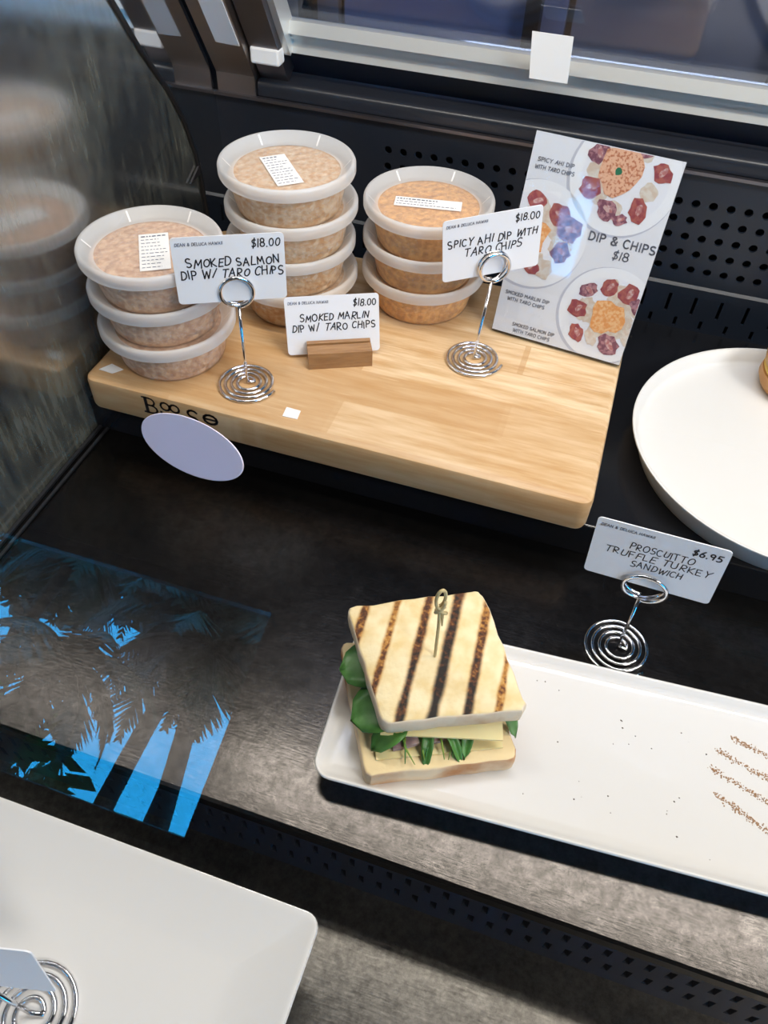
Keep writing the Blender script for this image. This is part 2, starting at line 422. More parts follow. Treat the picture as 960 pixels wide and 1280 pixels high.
YR = 0.152     # deck front edge
ZL = -0.081    # ledge height
bm = nb(); prism_x(bm, [(YR - .001, -.002), (YR + .001, 0), (.43, 0), (.78, 0), (.78, -.012), (YR - .001, -.012)], XL, XR); cobj('deck', bm, DECK)
bm = nb(); box(bm, XL, XR, -.215, YR + .002, ZL - .012, ZL); cobj('front_ledge', bm, LEDGE)
bm = nb(); box(bm, XL - .03, XR + .03, -.235, .80, -.95, ZL - .013); cobj('cabinet_body', bm, BLACK)
bm = nb(); box(bm, XL + .010, XL + .0125, YR, .437, .0005, .0022); box(bm, XL + .0025, XL + .0055, YR, .437, .0005, .003); cobj('deck_seam', bm, GASKET)
bm = nb(); box(bm, XL + .001, XR, .437, .741, .0005, .0345)
bmesh.ops.bevel(bm, geom=[e for e in bm.edges if all(abs(v.co.z - .0345) < 1e-4 and v.co.y < .44 for v in e.verts)], offset=.0015, segments=2, affect='EDGES', profile=.5)
cobj('raised_shelf', bm, BLACKGLOSS)

def perforated(bm, xs, zs, y, holes, depth):
    """panel in the XZ plane facing -Y, cell by cell; holes: dict (i,j) -> loop of (x,z) with 16 points"""
    vid = {}
    def V(x, z, yy):
        k = (round(x, 6), round(z, 6), round(yy, 6))
        if k not in vid: vid[k] = bm.verts.new((x, yy, z))
        return vid[k]
    for i in range(len(xs) - 1):
        for j in range(len(zs) - 1):
            x0, x1, z0, z1 = xs[i], xs[i + 1], zs[j], zs[j + 1]
            lp = holes.get((i, j))
            if not lp:
                bm.faces.new((V(x0, z0, y), V(x1, z0, y), V(x1, z1, y), V(x0, z1, y))); continue
            cor = [(x0, z0), (x1, z0), (x1, z1), (x0, z1)]
            n = len(lp); q = n // 4
            # loop starts at the lower-left diagonal and goes counter-clockwise
            for c in range(4):
                seg = [lp[(c * q + k) % n] for k in range(q + 1)]
                bm.faces.new([V(*cor[c], y), V(*cor[(c + 1) % 4], y)] + [V(*p, y) for p in seg[::-1]])
            for k in range(n):
                a, b_ = lp[k], lp[(k + 1) % n]
                bm.faces.new((V(*a, y), V(*b_, y), V(*b_, y + depth), V(*a, y + depth)))

# back panel with round holes
px, pz = .01567, .01615
bm = nb(); xs = [XL]; zs = [.083]
x0 = -.2280 - px / 2
nx = int((XR - x0) / px)
xs += [x0 + px * k for k in range(nx + 1)]; xs.append(XR)
zs += [.0988 - pz / 2 + pz * k for k in range(6)]; zs.append(.192)
hl = {}
for i in range(1, len(xs) - 2):
    for j in range(1, 6):
        cx = (xs[i] + xs[i + 1]) / 2; cz = (zs[j] + zs[j + 1]) / 2; r = .0039
        hl[(i, j)] = [(cx + r * math.cos(R(225 + 22.5 * k)), cz + r * math.sin(R(225 + 22.5 * k))) for k in range(16)]
perforated(bm, xs, zs, .742, hl, .003); cobj('perforated_back_panel', bm, BLACK)
bm = nb(); box(bm, XL, XR, .752, .756, .03, .192); cobj('back_lining', bm, HOLE)
# lower back panel with upright slots
bm = nb(); px2 = .02515; xs = [XL]; x0 = .1065 - px2 / 2 - 20 * px2
xs += [x0 + px2 / 2 * k for k in range(int((XR - x0) / px2) * 2)]; xs.append(XR)
zs = [.0345, .0365, .048, .051, .0735, .081]
hl = {}
def slot(cx, z0, z1, hw):
    return [(cx - hw, z0), (cx, z0), (cx + hw, z0), (cx + hw, (z0 + z1) / 2), (cx + hw, z1), (cx, z1), (cx - hw, z1), (cx - hw, (z0 + z1) / 2)]
for i in range(1, len(xs) - 2):
    cx = (xs[i] + xs[i + 1]) / 2
    if i % 2: hl[(i, 3)] = slot(cx, .0522, .0722, .0016)
    else: hl[(i, 1)] = slot(cx, .0372, .0472, .0016)
perforated(bm, xs, zs, .7395, hl, .003)
prism_x(bm, [(.7395, .081), (.742, .0835), (.744, .0835), (.744, .081)], XL, XR); cobj('slotted_back_panel', bm, BLACK)
# lip, sill
bm = nb(); prism_x(bm, [(.7385, .1905), (.7385, .1935), (.7435, .1935), (.7435, .1905)], XL, XR); cobj('back_lip', bm, STEELDARK)
bm = nb(); sec = [(.745, .1935), (.745, .2015)] + [(.751 - .006 * math.cos(R(a)), .2015 + .006 * math.sin(R(a))) for a in (15, 30, 45, 60, 75, 90)] + [(.772, .2085), (.80, .2085), (.80, .1935)]
prism_x(bm, sec, -.366, XR); cobj('sill', bm, mat('satin_black_sill', (.018, .021, .03), .3), True, 40)
def lean(s, n): return (.775 - .5 * s + .866 * n, .207 + .866 * s + .5 * n)
def lean_prism(x0, x1, s0, s1, n0, n1, name, m, parent=None):
    bm = nb(); prism_x(bm, [lean(s0, n0), lean(s1, n0), lean(s1, n1), lean(s0, n1)], x0, x1); return cobj(name, bm, m, parent=parent)
lean_prism(-.366, XR, .003, .034, 0, .02, 'bottom_rail', BLACK)
for sec in ([(.7520, .2345), (.7562, .2470), (.770, .2470), (.770, .2345)], [(.7500, .2475), (.7515, .2520), (.766, .2520), (.766, .2475)], [(.7460, .2525), (.7500, .2625), (.762, .2625), (.762, .2525)]):
    bm = nb(); prism_x(bm, sec, -.335, XR); cobj('window_track', bm, ALU)
lean_prism(-.330, XR, .0585, .66, .012, .014, 'rear_glass', REARGLASS)
# steel corner posts, leaning with the rear doors
def post(x0, x1, dn, name, m):
    bm = nb(); o_ = dn
    sec = [(.7425 + o_, .1935), (.7425 + o_, .211), (.7425 + o_ - .327, .211 + .567), (.7425 + o_ - .30, .211 + .567), (.78, .211), (.78, .1935)]
    prism_x(bm, sec, x0, x1); return cobj(name, bm, m)
post(-.4085, -.3675, 0, 'corner_post', STEEL)
lean_prism(-.366, -.3365, .010, .62, -.018, .01, 'door_stile', STEELDARK)
lean_prism(-.3365, -.330, .036, .62, -.010, .012, 'door_trim', ALU)
bm = nb(); box(bm, -.3655, -.336, .733, .748, .2265, .2415)
bmesh.ops.bevel(bm, geom=bm.edges[:], offset=.002, segments=2, affect='EDGES', profile=.5); cobj('door_stop', bm, WHITE)
# end wall: polished rear strip and dirty glass, split by a curved gasket
curve = [(.525, .42), (.561, .36), (.595, .309), (.621, .267), (.653, .225), (.672, .19), (.684, .155), (.688, .125), (.689, .095), (.690, .0)]
top = [(.44, .795), (.47, .60)]
path = [(.44, .795), (.455, .62), (.49, .49)] + curve
bm = nb()
v0 = [bm.verts.new((XL, y, z)) for y, z in path]; v1 = [bm.verts.new((XL, max(.7425, .7425) if z < .211 else .7425 - .577 * (z - .211), z)) for y, z in path]
v1[0].co.y = .46
for k in range(len(path) - 1): bm.faces.new((v0[k], v0[k + 1], v1[k + 1], v1[k]))
cobj('end_plate', bm, ENDSTEEL)
bm = nb(); v0 = [bm.verts.new((XL, y, z)) for y, z in path]
def frontY(z): return -.20 + (z - ZL) * .588 / .809 + .02
v1 = [bm.verts.new((XL, min(frontY(z), y - .001), z)) for y, z in path]
for k in range(len(path) - 1): bm.faces.new((v0[k], v0[k + 1], v1[k + 1], v1[k]))
a = bm.verts.new((XL, YR, 0)); b1 = bm.verts.new((XL, YR, ZL)); c1 = bm.verts.new((XL, -.19, ZL)); 
bm.faces.new((a, b1, c1, v1[-1]))
cobj('end_glass', bm, ENDGLASS)
bm = nb(); tube(bm, [(XL + .001, y, z) for y, z in path], .0024, 6); cobj('gasket', bm, GASKET, True)
bm = nb(); box(bm, XL - .02, XL - .004, -.2, .76, -.08, .80); cobj('end_frame', bm, GASKET)
bm = nb()
v = [bm.verts.new(p) for p in ((XL + .003, .664, .132), (XL + .003, .688, .143), (XL + .003, .688, .133), (XL + .001, .664, .132), (XL + .001, .688, .143), (XL + .001, .688, .133))]
bm.faces.new(v[:3]); bm.faces.new(v[3:][::-1])
for k in range(3): bm.faces.new((v[k], v[(k + 1) % 3], v[3 + (k + 1) % 3], v[3 + k]))
cobj('reflection_wedge', bm, STEELDARK)  # grey wedge modelling a faint reflection on the end wall
# riser with slots
bm = nb(); ps = .0128; xs = [XL]; x0 = -.0622 - ps / 4 - 26 * ps
xs += [x0 + ps / 2 * k for k in range(int((XR - x0) / ps) * 2 - 2)]; xs.append(XR)
zs = [ZL, -.0650, -.0460, -.0365, -.0175, -.002]
hl = {}
for i in range(1, len(xs) - 2):
    cx = (xs[i] + xs[i + 1]) / 2
    if i % 2: hl[(i, 1)] = slot(cx, -.0625, -.0485, .0022)
    else: hl[(i, 3)] = slot(cx, -.0340, -.0200, .0022)
perforated(bm, xs, zs, YR, hl, .004); cobj('riser_grille', bm, BLACK)
bm = nb(); box(bm, XL, XR, YR + .012, YR + .016, ZL, -.013); cobj('riser_lining', bm, HOLE)
# canopy with the lamp, front glass
bm = nb(); prism_x(bm, [(.425, .765), (.425, .80), (.53, .80), (.53, .765)], XL, XR); cobj('canopy', bm, BLACK)
bm = nb(); box(bm, -.40, 1.10, .4165, .4695, .745, .765); cobj('lamp_housing', bm, ALU)
def pane(t, off): return (.126 + .588 * t - .809 * off, .355 + .809 * t + .588 * off)
# a thin pane: one reflecting sheet
bm = nb()
q = [bm.verts.new((x, *pane(t, 0))) for x, t in ((XL, -.535), (XR, -.535), (XR, .52), (XL, .52))]; bm.faces.new(q)
cobj('front_glass', bm, GLASS)

# ------------------------------------------------------------------ kitchen behind the case
kc = tag(empty('kitchen_cabinet', (.25, 1.5, -.95)), 'blue grey kitchen cabinet seen through the rear glass doors', 'cabinet')
bm = nb(); box(bm, -1.6, 1.6, 0, .6, 0, 1.6); obj('cabinet_carcass', bm, mat('cabinet_dark', (.05, .055, .07), .5), kc)
tones = [(.36, .38, .44), (.26, .28, .34), (.28, .33, .52), (.34, .34, .38), (.46, .44, .45), (.30, .27, .27), (.20, .21, .25), (.30, .31, .35)]
for k in range(8):
    bm = nb(); box(bm, -1.6 + .4 * k + .006, -1.6 + .4 * k + .394, -.02, -.001, .05, 1.58)
    d = obj('cabinet_door', bm, mat('door_tone_%d' % k, tones[k], .45), kc)
    bm = nb(); box(bm, -1.6 + .4 * k + .33, -1.6 + .4 * k + .355, -.05, -.021, .9, 1.15); obj('door_handle', bm, GASKET, d)

# ================================================================== BOARD AND WHAT STANDS ON IT
BT = 0.069
BX, BY, BW, BD = -.1805, .563, .4435, .272
board = tag(empty('cutting_board', (BX, BY, .0350)), 'thick pale maple cutting board on the raised black shelf', 'cutting board')
bm = nb(); rr_loft(bm, BW, BD, .010, [(.0045, 0), (.001, .002), (0, .005), (0, .029), (.001, .032), (.0045, .034)], 5)
obj('board_slab', bm, BOARD, board, True, 35)

# ---- stroke lettering
ARC = lambda cx, cy, rx, ry, a0, a1, n=8: [(cx + rx * math.cos(R(a0 + (a1 - a0) * k / n)), cy + ry * math.sin(R(a0 + (a1 - a0) * k / n))) for k in range(n + 1)]
GL = {
 'A': (.62, [[(0, 0), (.3, 1), (.58, 0)], [(.12, .38), (.5, .40)]]),
 'B': (.55, [[(.05, 0), (.05, 1), (.3, 1)] + ARC(.3, .77, .2, .23, 90, -90)[1:] + [(.05, .54)], [(.3, .54)] + ARC(.3, .27, .24, .27, 90, -90) + [(.05, 0)]]),
 'C': (.58, [ARC(.32, .5, .3, .5, 50, 310, 12)]),
 'D': (.6, [[(.06, 0), (.06, 1), (.2, 1)] + ARC(.2, .5, .36, .5, 90, -90, 10) + [(.02, 0)]]),
 'E': (.5, [[(.48, 1), (.05, .98), (.05, 0), (.48, .02)], [(.05, .52), (.4, .54)]]),
 'F': (.48, [[(.48, 1), (.05, .98), (.05, 0)], [(.05, .52), (.38, .54)]]),
 'H': (.6, [[(.05, 1), (.05, 0)], [(.52, 1), (.54, 0)], [(.05, .5), (.53, .54)]]),
 'I': (.14, [[(.07, 1), (.07, 0)]]),
 'K': (.56, [[(.05, 1), (.05, 0)], [(.5, 1), (.07, .45), (.54, 0)]]),
 'L': (.48, [[(.06, 1), (.05, 0), (.46, .03)]]),
 'M': (.76, [[(.03, 0), (.12, 1), (.37, .35), (.62, 1), (.72, 0)]]),
 'N': (.62, [[(.05, 0), (.07, 1), (.54, 0), (.57, 1)]]),
 'O': (.64, [ARC(.32, .5, .3, .48, 80, 440, 14)]),
 'P': (.52, [[(.06, 0), (.06, 1), (.25, 1)] + ARC(.25, .74, .23, .26, 90, -90)[1:] + [(.06, .48)]]),
 'R': (.56, [[(.06, 0), (.06, 1), (.25, 1)] + ARC(.25, .74, .23, .26, 90, -90)[1:] + [(.08, .48), (.52, 0)]]),
 'S': (.52, [ARC(.27, .75, .22, .25, 40, 270, 8) + ARC(.25, .25, .24, .25, 90, -140, 8)]),
 'T': (.56, [[(0, .98), (.56, 1)], [(.28, 1), (.27, 0)]]),
 'U': (.6, [[(.05, 1), (.05, .3)] + ARC(.29, .3, .24, .3, 180, 360) + [(.54, 1)]]),
 'W': (.8, [[(.02, 1), (.2, 0), (.4, .8), (.58, 0), (.78, 1)]]),
 'Y': (.56, [[(.02, 1), (.27, .5), (.27, 0)], [(.54, 1), (.27, .5)]]),
 '0': (.56, [ARC(.28, .5, .25, .48, 80, 440, 12)]), '1': (.16, [[(.08, 1), (.07, 0)]]),
 '5': (.5, [[(.45, 1), (.1, .98), (.07, .56), (.2, .6)] + ARC(.2, .3, .26, .3, 90, -120)]),
 '6': (.52, [[(.42, 1), (.15, .62)] + ARC(.27, .27, .21, .27, 150, 510, 10)]),
 '8': (.52, [ARC(.26, .75, .2, .24, 270, 630, 10) + ARC(.26, .26, .24, .26, 90, -270, 10)]),
 '9': (.52, [ARC(.26, .72, .21, .26, 0, 360, 10) + [(.46, .7), (.38, 0)]]),
 '$': (.52, [ARC(.27, .72, .2, .2, 40, 270, 8) + ARC(.25, .30, .22, .22, 90, -140, 8), [(.3, 1.12), (.22, -.12)]]),
 '.': (.14, [[(.05, .02), (.09, .07)]]), ',': (.16, [[(.09, .08), (.04, -.1)]]), '/': (.42, [[(.02, -.05), (.4, 1.05)]]),
 '&': (.6, [[(.55, .05), (.12, .75)] + ARC(.27, .82, .15, .17, 180, 0, 6) + [(.06, .3)] + ARC(.27, .22, .22, .22, 170, 330, 6) + [(.56, .5)]]),
 '-': (.3, [[(.03, .5), (.27, .5)]]),
}
def strokes_of(text, jit=0.0, rnd=random, gap=.16, space=.42):
    out = []; x = 0
    for ch in text:
        if ch == ' ': x += space; continue
        wd, st = GL[ch]; dy = rnd.uniform(-jit, jit); sc = 1 + rnd.uniform(-jit, jit); sh = rnd.uniform(-jit, jit) * 1.6 + (.08 if jit else 0)
        for pl in st: out.append([(x + px_ * sc + sh * py_, py_ * sc + dy) for px_, py_ in pl])
        x += wd * sc + gap
    return out, x - gap
def ribbon(bm, pl, wd, y, mtx=None):
    """flat pen stroke in the XZ plane at depth y"""
    def V(a, b): 
        p = Vector((a, y, b)); return bm.verts.new(mtx @ p if mtx is not None else p)
    for (ax, az), (bx, bz) in zip(pl[:-1], pl[1:]):
        dx, dz = bx - ax, bz - az; L = math.hypot(dx, dz)
        if L < 1e-9: continue
        ux, uz = dx / L * wd / 2, dz / L * wd / 2
        ax_, az_, bx_, bz_ = ax - ux * .7, az - uz * .7, bx + ux * .7, bz + uz * .7
        bm.faces.new((V(ax_ - uz, az_ + ux), V(bx_ - uz, bz_ + ux), V(bx_ + uz, bz_ - ux), V(ax_ + uz, az_ - ux)))
def write(bm, text, x0, x1, zc, h, wd, y, jit=.05, rot=0.0, seed=1, mtx=None):
    """text between x0 and x1, centred on height zc"""
    rnd = random.Random(seed); st, L = strokes_of(text, jit, rnd)
    s = (x1 - x0) / L
    for pl in st:
        ribbon(bm, [(x0 + a * s, zc + (b - .5) * h + rot * a * s) for a, b in pl], wd, y, mtx)

# maker's mark burnt into the front edge of the board
bm = nb(); fy = BY - BD / 2 - .0003 - BY; fz = .0
def bw(a): return a - BX
def burn(pl, wd): ribbon(bm, [(bw(-.345 + a), .0125 + b) for a, b in pl], wd, fy)
hB = .0165
burn([(.003, 0), (.003, hB)], .0032)
burn([(0, hB), (.007, hB)] + [(.007 + .0042 * math.sin(R(a)), hB * .76 + hB * .24 * math.cos(R(a))) for a in range(0, 181, 30)] + [(.003, hB * .52)], .0017)
burn([(.003, hB * .52), (.0075, hB * .52)] + [(.0075 + .0052 * math.sin(R(a)), hB * .26 + hB * .26 * math.cos(R(a))) for a in range(0, 181, 30)] + [(0, 0)], .0019)
for cx in (.0215, .0305):
    burn([(cx + .0042 * math.cos(R(a)), .0115 + .0042 * math.sin(R(a))) for a in range(0, 361, 30)], .0019)
burn([(.0165, .0035), (.0165, .0045)], .0022)
burn([(.0475 + .0045 * math.cos(R(a)), .0110 + .0038 * math.sin(R(a))) for a in range(30, 271, 30)] + [(.0465 + .0050 * math.cos(R(a)), .0037 + .0037 * math.sin(R(a))) for a in range(90, -151, -30)], .0022)
burn([(.0640 + .0062 * math.cos(R(a)), .0095 + .0050 * math.sin(R(a))) for a in range(0, 361, 30)], .0024); burn([(.0585, .0095), (.0700, .0095)], .0022)
obj('brand_mark', bm, INK, board)

# ---- oval sticker on the inside of the slanted front glass
bm = nb(); sy, sz = pane(.0039, -.0006)
def pv(u, v, off): return (u, .588 * v - .809 * off, .809 * v + .588 * off)
loft(bm, [[pv((.0149 * math.cos(a_) + .0044 * math.sin(a_)) * q, (-.0041 * math.cos(a_) + .0065 * math.sin(a_)) * q, off) for a_ in [2 * math.pi * k / 48 for k in range(48)]] for q, off in ((.985, .0003), (1, .0001), (1, -.0001), (.985, -.0003))])
o = obj('oval_sticker', bm, LAV, None, True, 40); o.location = (-.0921, sy, sz)
tag(o, 'oval lavender sticker on the front glass, before the board lettering', 'sticker')
# ---- white squares of glare, built as flat sheets
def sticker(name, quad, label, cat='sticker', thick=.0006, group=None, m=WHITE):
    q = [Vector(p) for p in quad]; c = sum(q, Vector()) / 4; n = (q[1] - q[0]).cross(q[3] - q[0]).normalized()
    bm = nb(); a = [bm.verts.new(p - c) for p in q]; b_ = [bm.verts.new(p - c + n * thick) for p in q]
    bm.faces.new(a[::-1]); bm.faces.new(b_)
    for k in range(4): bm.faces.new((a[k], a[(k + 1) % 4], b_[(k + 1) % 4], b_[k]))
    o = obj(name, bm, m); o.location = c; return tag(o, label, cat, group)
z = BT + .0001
sticker('glare_square', [(-.3935, .441, z), (-.3800, .4400, z), (-.3735, .4480, z), (-.3870, .4515, z)], 'small white glare square on the board corner before the tub stack of three', group='white glare squares')
sticker('glare_square', [(-.2195, .4395, z), (-.2065, .4400, z), (-.2075, .4505, z), (-.2205, .4510, z)], 'small white glare square near the board edge below the wooden card block', group='white glare squares')
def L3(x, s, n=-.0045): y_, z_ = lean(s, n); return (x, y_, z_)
sticker('glare_square', [(-.0985, .7275, .2525), (-.0655, .7275, .2525), (-.0675, .7275, .2880), (-.1020, .7275, .2880)], 'bright white glare square, built as a tag before the rear window track', group='white glare squares', thick=.0008)
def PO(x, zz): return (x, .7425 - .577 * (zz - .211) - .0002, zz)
sticker('glare_square', [PO(-.394, .2450), PO(-.370, .2440), PO(-.370, .300), PO(-.394, .300)], 'bright white glare square on the steel corner post', group='white glare squares', thick=.0008)

# ---- dip tubs
TUBH = .041; PITCH = .0325
def make_tub(kind):
    t = empty('dip_tub')
    bm = nb(); lathe(bm, [(.0440, .0), (.0450, .0008), (.0460, .003), (.0528, .0325), (.0535, .0345)], 56, True, False); obj('cup', bm, CUPP, t, True, 50)
    bm = nb(); prof = [(.0436, .0008), (.0456, .004), (.0505, .0270), (.0500, .0300), (.044, .0312)]
    lathe(bm, prof, 40); obj('dip', bm, DIPS[kind], t, True, 60)
    bm = nb()
    lathe(bm, [(.0555, .0305), (.0578, .0308), (.0585, .0325), (.0585, .0385), (.0575, .0405), (.0560, .0411), (.0545, .0405), (.0480, .0330), (.0455, .0322)], 64, False, True, mis=[0] * 8, mi1=1)
    obj('lid', bm, [LIDP, LIDC], t, True, 50)
    lid = [c for c in bpy.data.objects if c.parent == t and c.name.startswith('lid')][-1]
    bm = nb()
    for k in range(6):
        a = 2 * math.pi * k / 6 + .35; m = Matrix.Rotation(a, 4, 'Z')
        v = [bm.verts.new(m @ Vector(p)) for p in ((.0540, -.0008, .0406), (.0540, .0008, .0406), (.0478, .0008, .0336), (.0478, -.0008, .0336))]
        bm.faces.new(v)
    obj('lid_rib', bm, WHITE, lid)['kind'] = 'stuff'
    return t
def tub_label(t, cx, cy, wd, dp, yaw, lines, seed):
    m = Matrix.Translation((cx, cy, .0324)) @ Matrix.Rotation(yaw, 4, 'Z')
    bm = nb(); box(bm, -wd / 2, wd / 2, -dp / 2, dp / 2, 0, .0003, m); lb = obj('label_sticker', bm, WHITE, t)
    rnd = random.Random(seed); bm = nb()
    n = lines
    for k in range(n):
        vert = dp > wd
        a = (k + .8) / (n + .6)
        xx = -wd / 2 + .0018; L = (wd - .0036) * rnd.uniform(.55, 1.0); yy = dp / 2 - a * dp; x = xx
        while x < xx + L:
            l = rnd.uniform(.001, .0035); l = min(l, xx + L - x)
            th = .0005 if k else .0009
            q = [(x, yy - th, .00045), (x + l, yy - th, .00045), (x + l, yy + th, .00045), (x, yy + th, .00045)]
            bm.faces.new([bm.verts.new(m @ Vector(p)) for p in q]); x += l + .0011
    obj('label_print', bm, INKGREY, lb)
protos = {k: make_tub(k) for k in ('salmon', 'marlin', 'ahi')}
first = {k: True for k in protos}
def stack(kind, x, y, n, offs, labels, grp, rz):
    out = []
    for k in range(n):
        o = protos[kind] if first[kind] else copy_tree(protos[kind]); first[kind] = False
        o.location = (x + offs[k][0], y + offs[k][1], BT + .0002 + PITCH * k); o.rotation_euler = (0, 0, 0)
        tag(o, labels[k], 'food tub', grp); out.append(o)
    return out
sl = stack('salmon', -.348, .491, 3, [(.003, -.003), (.0, .0), (-.001, .0)],
      ['lowest salmon dip tub of the stack at the board\'s left end', 'middle salmon dip tub of the stack at the board\'s left end', 'topmost salmon dip tub at the board\'s left end, with a white label'], 'salmon dip tubs', 0)
ma = stack('marlin', -.272, .598, 4, [(.001, .0), (-.001, .0), (.001, .001), (-.001, .001)],
      ['lowest tub of the tall stack of four', 'second tub from the bottom of the tall stack of four', 'third tub from the bottom of the tall stack of four', 'topmost tub of the tall stack of four, with a slanted white label'], 'marlin dip tubs', 0)
ah = stack('ahi', -.1585, .645, 3, [(-.0005, .0), (.0, .0), (.0, .0)],
      ['lowest orange dip tub of the stack beside the menu sign', 'middle orange dip tub of the stack beside the menu sign', 'topmost orange dip tub beside the menu sign, with a long narrow label'], 'ahi dip tubs', 0)
tub_label(sl[2], .004, -.002, .0240, .056, R(31), 10, 2)
tub_label(ma[3], -.004, -.004, .0225, .055, R(40), 11, 3)
tub_label(ah[2], -.001, .001, .060, .0165, R(10), 3, 4)

# ---- price cards and wire holders
def card(loc, yaw, leanx, roll, wd, hh, writer, label, m=CARD):
    t = tag(empty('price_card', loc), label, 'price card', 'white price cards')
    t.rotation_mode = 'XYZ'
    t.matrix_world = Matrix.Translation(loc) @ Matrix.Rotation(yaw, 4, 'Z') @ Matrix.Rotation(leanx, 4, 'X') @ Matrix.Rotation(roll, 4, 'Y')
    bm = nb(); o2 = rrect(wd, hh, .003, 4)
    loft(bm, [[(x, -.0004, z_) for x, z_ in o2], [(x, .0004, z_) for x, z_ in o2]])
    obj('card_sheet', bm, m, t)
    if writer:
        bm = nb(); writer(bm, -.0006); obj('lettering', bm, INK, t)
        bm = nb(); write(bm, 'DEAN & DELUCA HAWAII', -wd / 2 + .003, -wd / 2 + .038, hh / 2 - .0055, .0022, .00045, -.0006, .03); obj('small_print', bm, INKGREY, t)
    return t
def wr_salmon(bm, y):
    write(bm, '$18.00', .017, .0385, .0195, .0062, .0009, y, .05, 0, 1)
    write(bm, 'SMOKED SALMON', -.0325, .0375, .0058, .0062, .0010, y, .11, 0, 2)
    write(bm, 'DIP W/ TARO CHIPS', -.0375, .0400, -.0028, .0064, .0010, y, .11, 0, 3)
def wr_marlin(bm, y):
    s = .96
    write(bm, '$18.00', .019 * s, .0400 * s, .0195 * s, .0062 * s, .0009, y, .05, 0, 5)
    write(bm, 'SMOKED MARLIN', -.030 * s, .033 * s, .0066, .0060, .00095, y, .11, .02, 6)
    write(bm, 'DIP W/ TARO CHIPS', -.0375 * s, .039 * s, -.0018, .0062, .00095, y, .11, .01, 7)
def wr_ahi(bm, y):
    write(bm, '$18.00', .019, .0400, .0195, .0062, .0009, y, .05, 0, 8)
    write(bm, 'SPICY AHI DIP WITH', -.0385, .0390, .0060, .0066, .0010, y, .11, 0, 9)
    write(bm, 'TARO CHIPS', -.024, .026, -.0032, .0068, .0010, y, .11, 0, 10)
def wr_pros(bm, y):
    write(bm, '$6.95', .020, .0385, .0180, .0052, .0010, y, .05, 0, 11)
    write(bm, 'PROSCUITTO', -.018, .0235, .0090, .0058, .0007, y, .07, 0, 12)
    write(bm, 'TRUFFLE TURKEY', -.033, .036, .0008, .0058, .0007, y, .07, 0, 13)
    write(bm, 'SANDWICH', -.014, .020, -.0075, .0056, .0007, y, .07, 0, 14)
card((-.2677, .4711, .1779), R(29.7), R(-6.4), R(1.4), .0839, .0529, wr_salmon, 'white handwritten price card for smoked salmon dip, in a wire holder')
card((-.2109, .5375, .0975), R(24.5), R(-17), R(-.7), .0824, .052, wr_marlin, 'white handwritten price card for smoked marlin dip, in a wooden block')
card((-.0892, .5916, .1707), R(32.6), R(-2.7), R(-4.0), .0856, .054, wr_ahi, 'white handwritten price card for spicy ahi dip, in a wire holder')
card((.085, .3639, .0961), R(-3.5), R(-2.3), R(-2.5), .0856, .054, wr_pros, 'pale blue handwritten price card for the truffle turkey sandwich')

def holder(base, ring, yaw, label, r=.0262, ringr=.0128, turns=3.9, stretch=1.0):
    t = tag(empty('card_holder', base), label, 'card holder', 'coiled wire card holders')
    b = Vector(base); wr = .0015
    bm = nb(); pts = []
    n = int(turns * 28)
    for k in range(n + 1):
        f = k / n; a = yaw + 2 * math.pi * turns * f; rr_ = .0062 + (r - .0062) * f
        pts.append((rr_ * math.cos(a), rr_ * math.sin(a), wr + .0002))
    pts = [(0, 0, .0035), (.003 * math.cos(yaw), .003 * math.sin(yaw), .002)] + pts
    tube(bm, pts, wr, 7); obj('base_coil', bm, CHROME, t, True)
    rc = Vector(ring) - b
    bm = nb(); tube(bm, [(0, 0, .002), (rc.x * .3, rc.y * .3, rc.z * .3), (rc.x, rc.y, rc.z - ringr)], .0014, 8); obj('stem', bm, CHROME, t, True)
    bm = nb(); pts = []; ux = Vector((math.cos(yaw), math.sin(yaw), 0)); ny = Vector((-math.sin(yaw), math.cos(yaw), 0))
    for k in range(73):
        a = -math.pi / 2 + 2 * math.pi * 2.0 * k / 72
        st_ = max(-1, min(1, (k - 36) / 5)); st_ = -.0024 + .0024 * (st_ + 1)
        p = rc + (ux * math.cos(a) * stretch + Vector((0, 0, 1)) * math.sin(a)) * ringr + ny * st_
        pts.append(tuple(p))
    tube(bm, pts, .0016, 7); obj('clip_ring', bm, CHROME, t, True)
    return t
holder((-.2640, .4680, BT), (-.2650, .4715, .1590), R(29.7), 'chrome coil wire holder gripping the smoked salmon price card')
holder((-.0875, .5690, BT), (-.0845, .5900, .1520), R(32.6), 'chrome coil wire holder gripping the spicy ahi price card')
holder((.0855, .3545, .0002), (.0865, .3625, .0690), R(-3.5), 'chrome coil wire holder gripping the truffle turkey sandwich card', stretch=1.15)

# ---- wooden card block
cb = tag(empty('card_block', (-.2005, .5255, BT), R(25.5)), 'small brown slotted wooden block holding the smoked marlin card', 'card block')
bm = nb(); hw = .0283
prism = [(-.0100, 0), (-.0095, .0160), (.0028, .0160), (.0018, .005), (.0045, .005), (.0058, .0160), (.0100, .0160), (.0105, 0)]
prism_x(bm, prism, -hw, hw); obj('block_body', bm, BLOCKWOOD, cb)

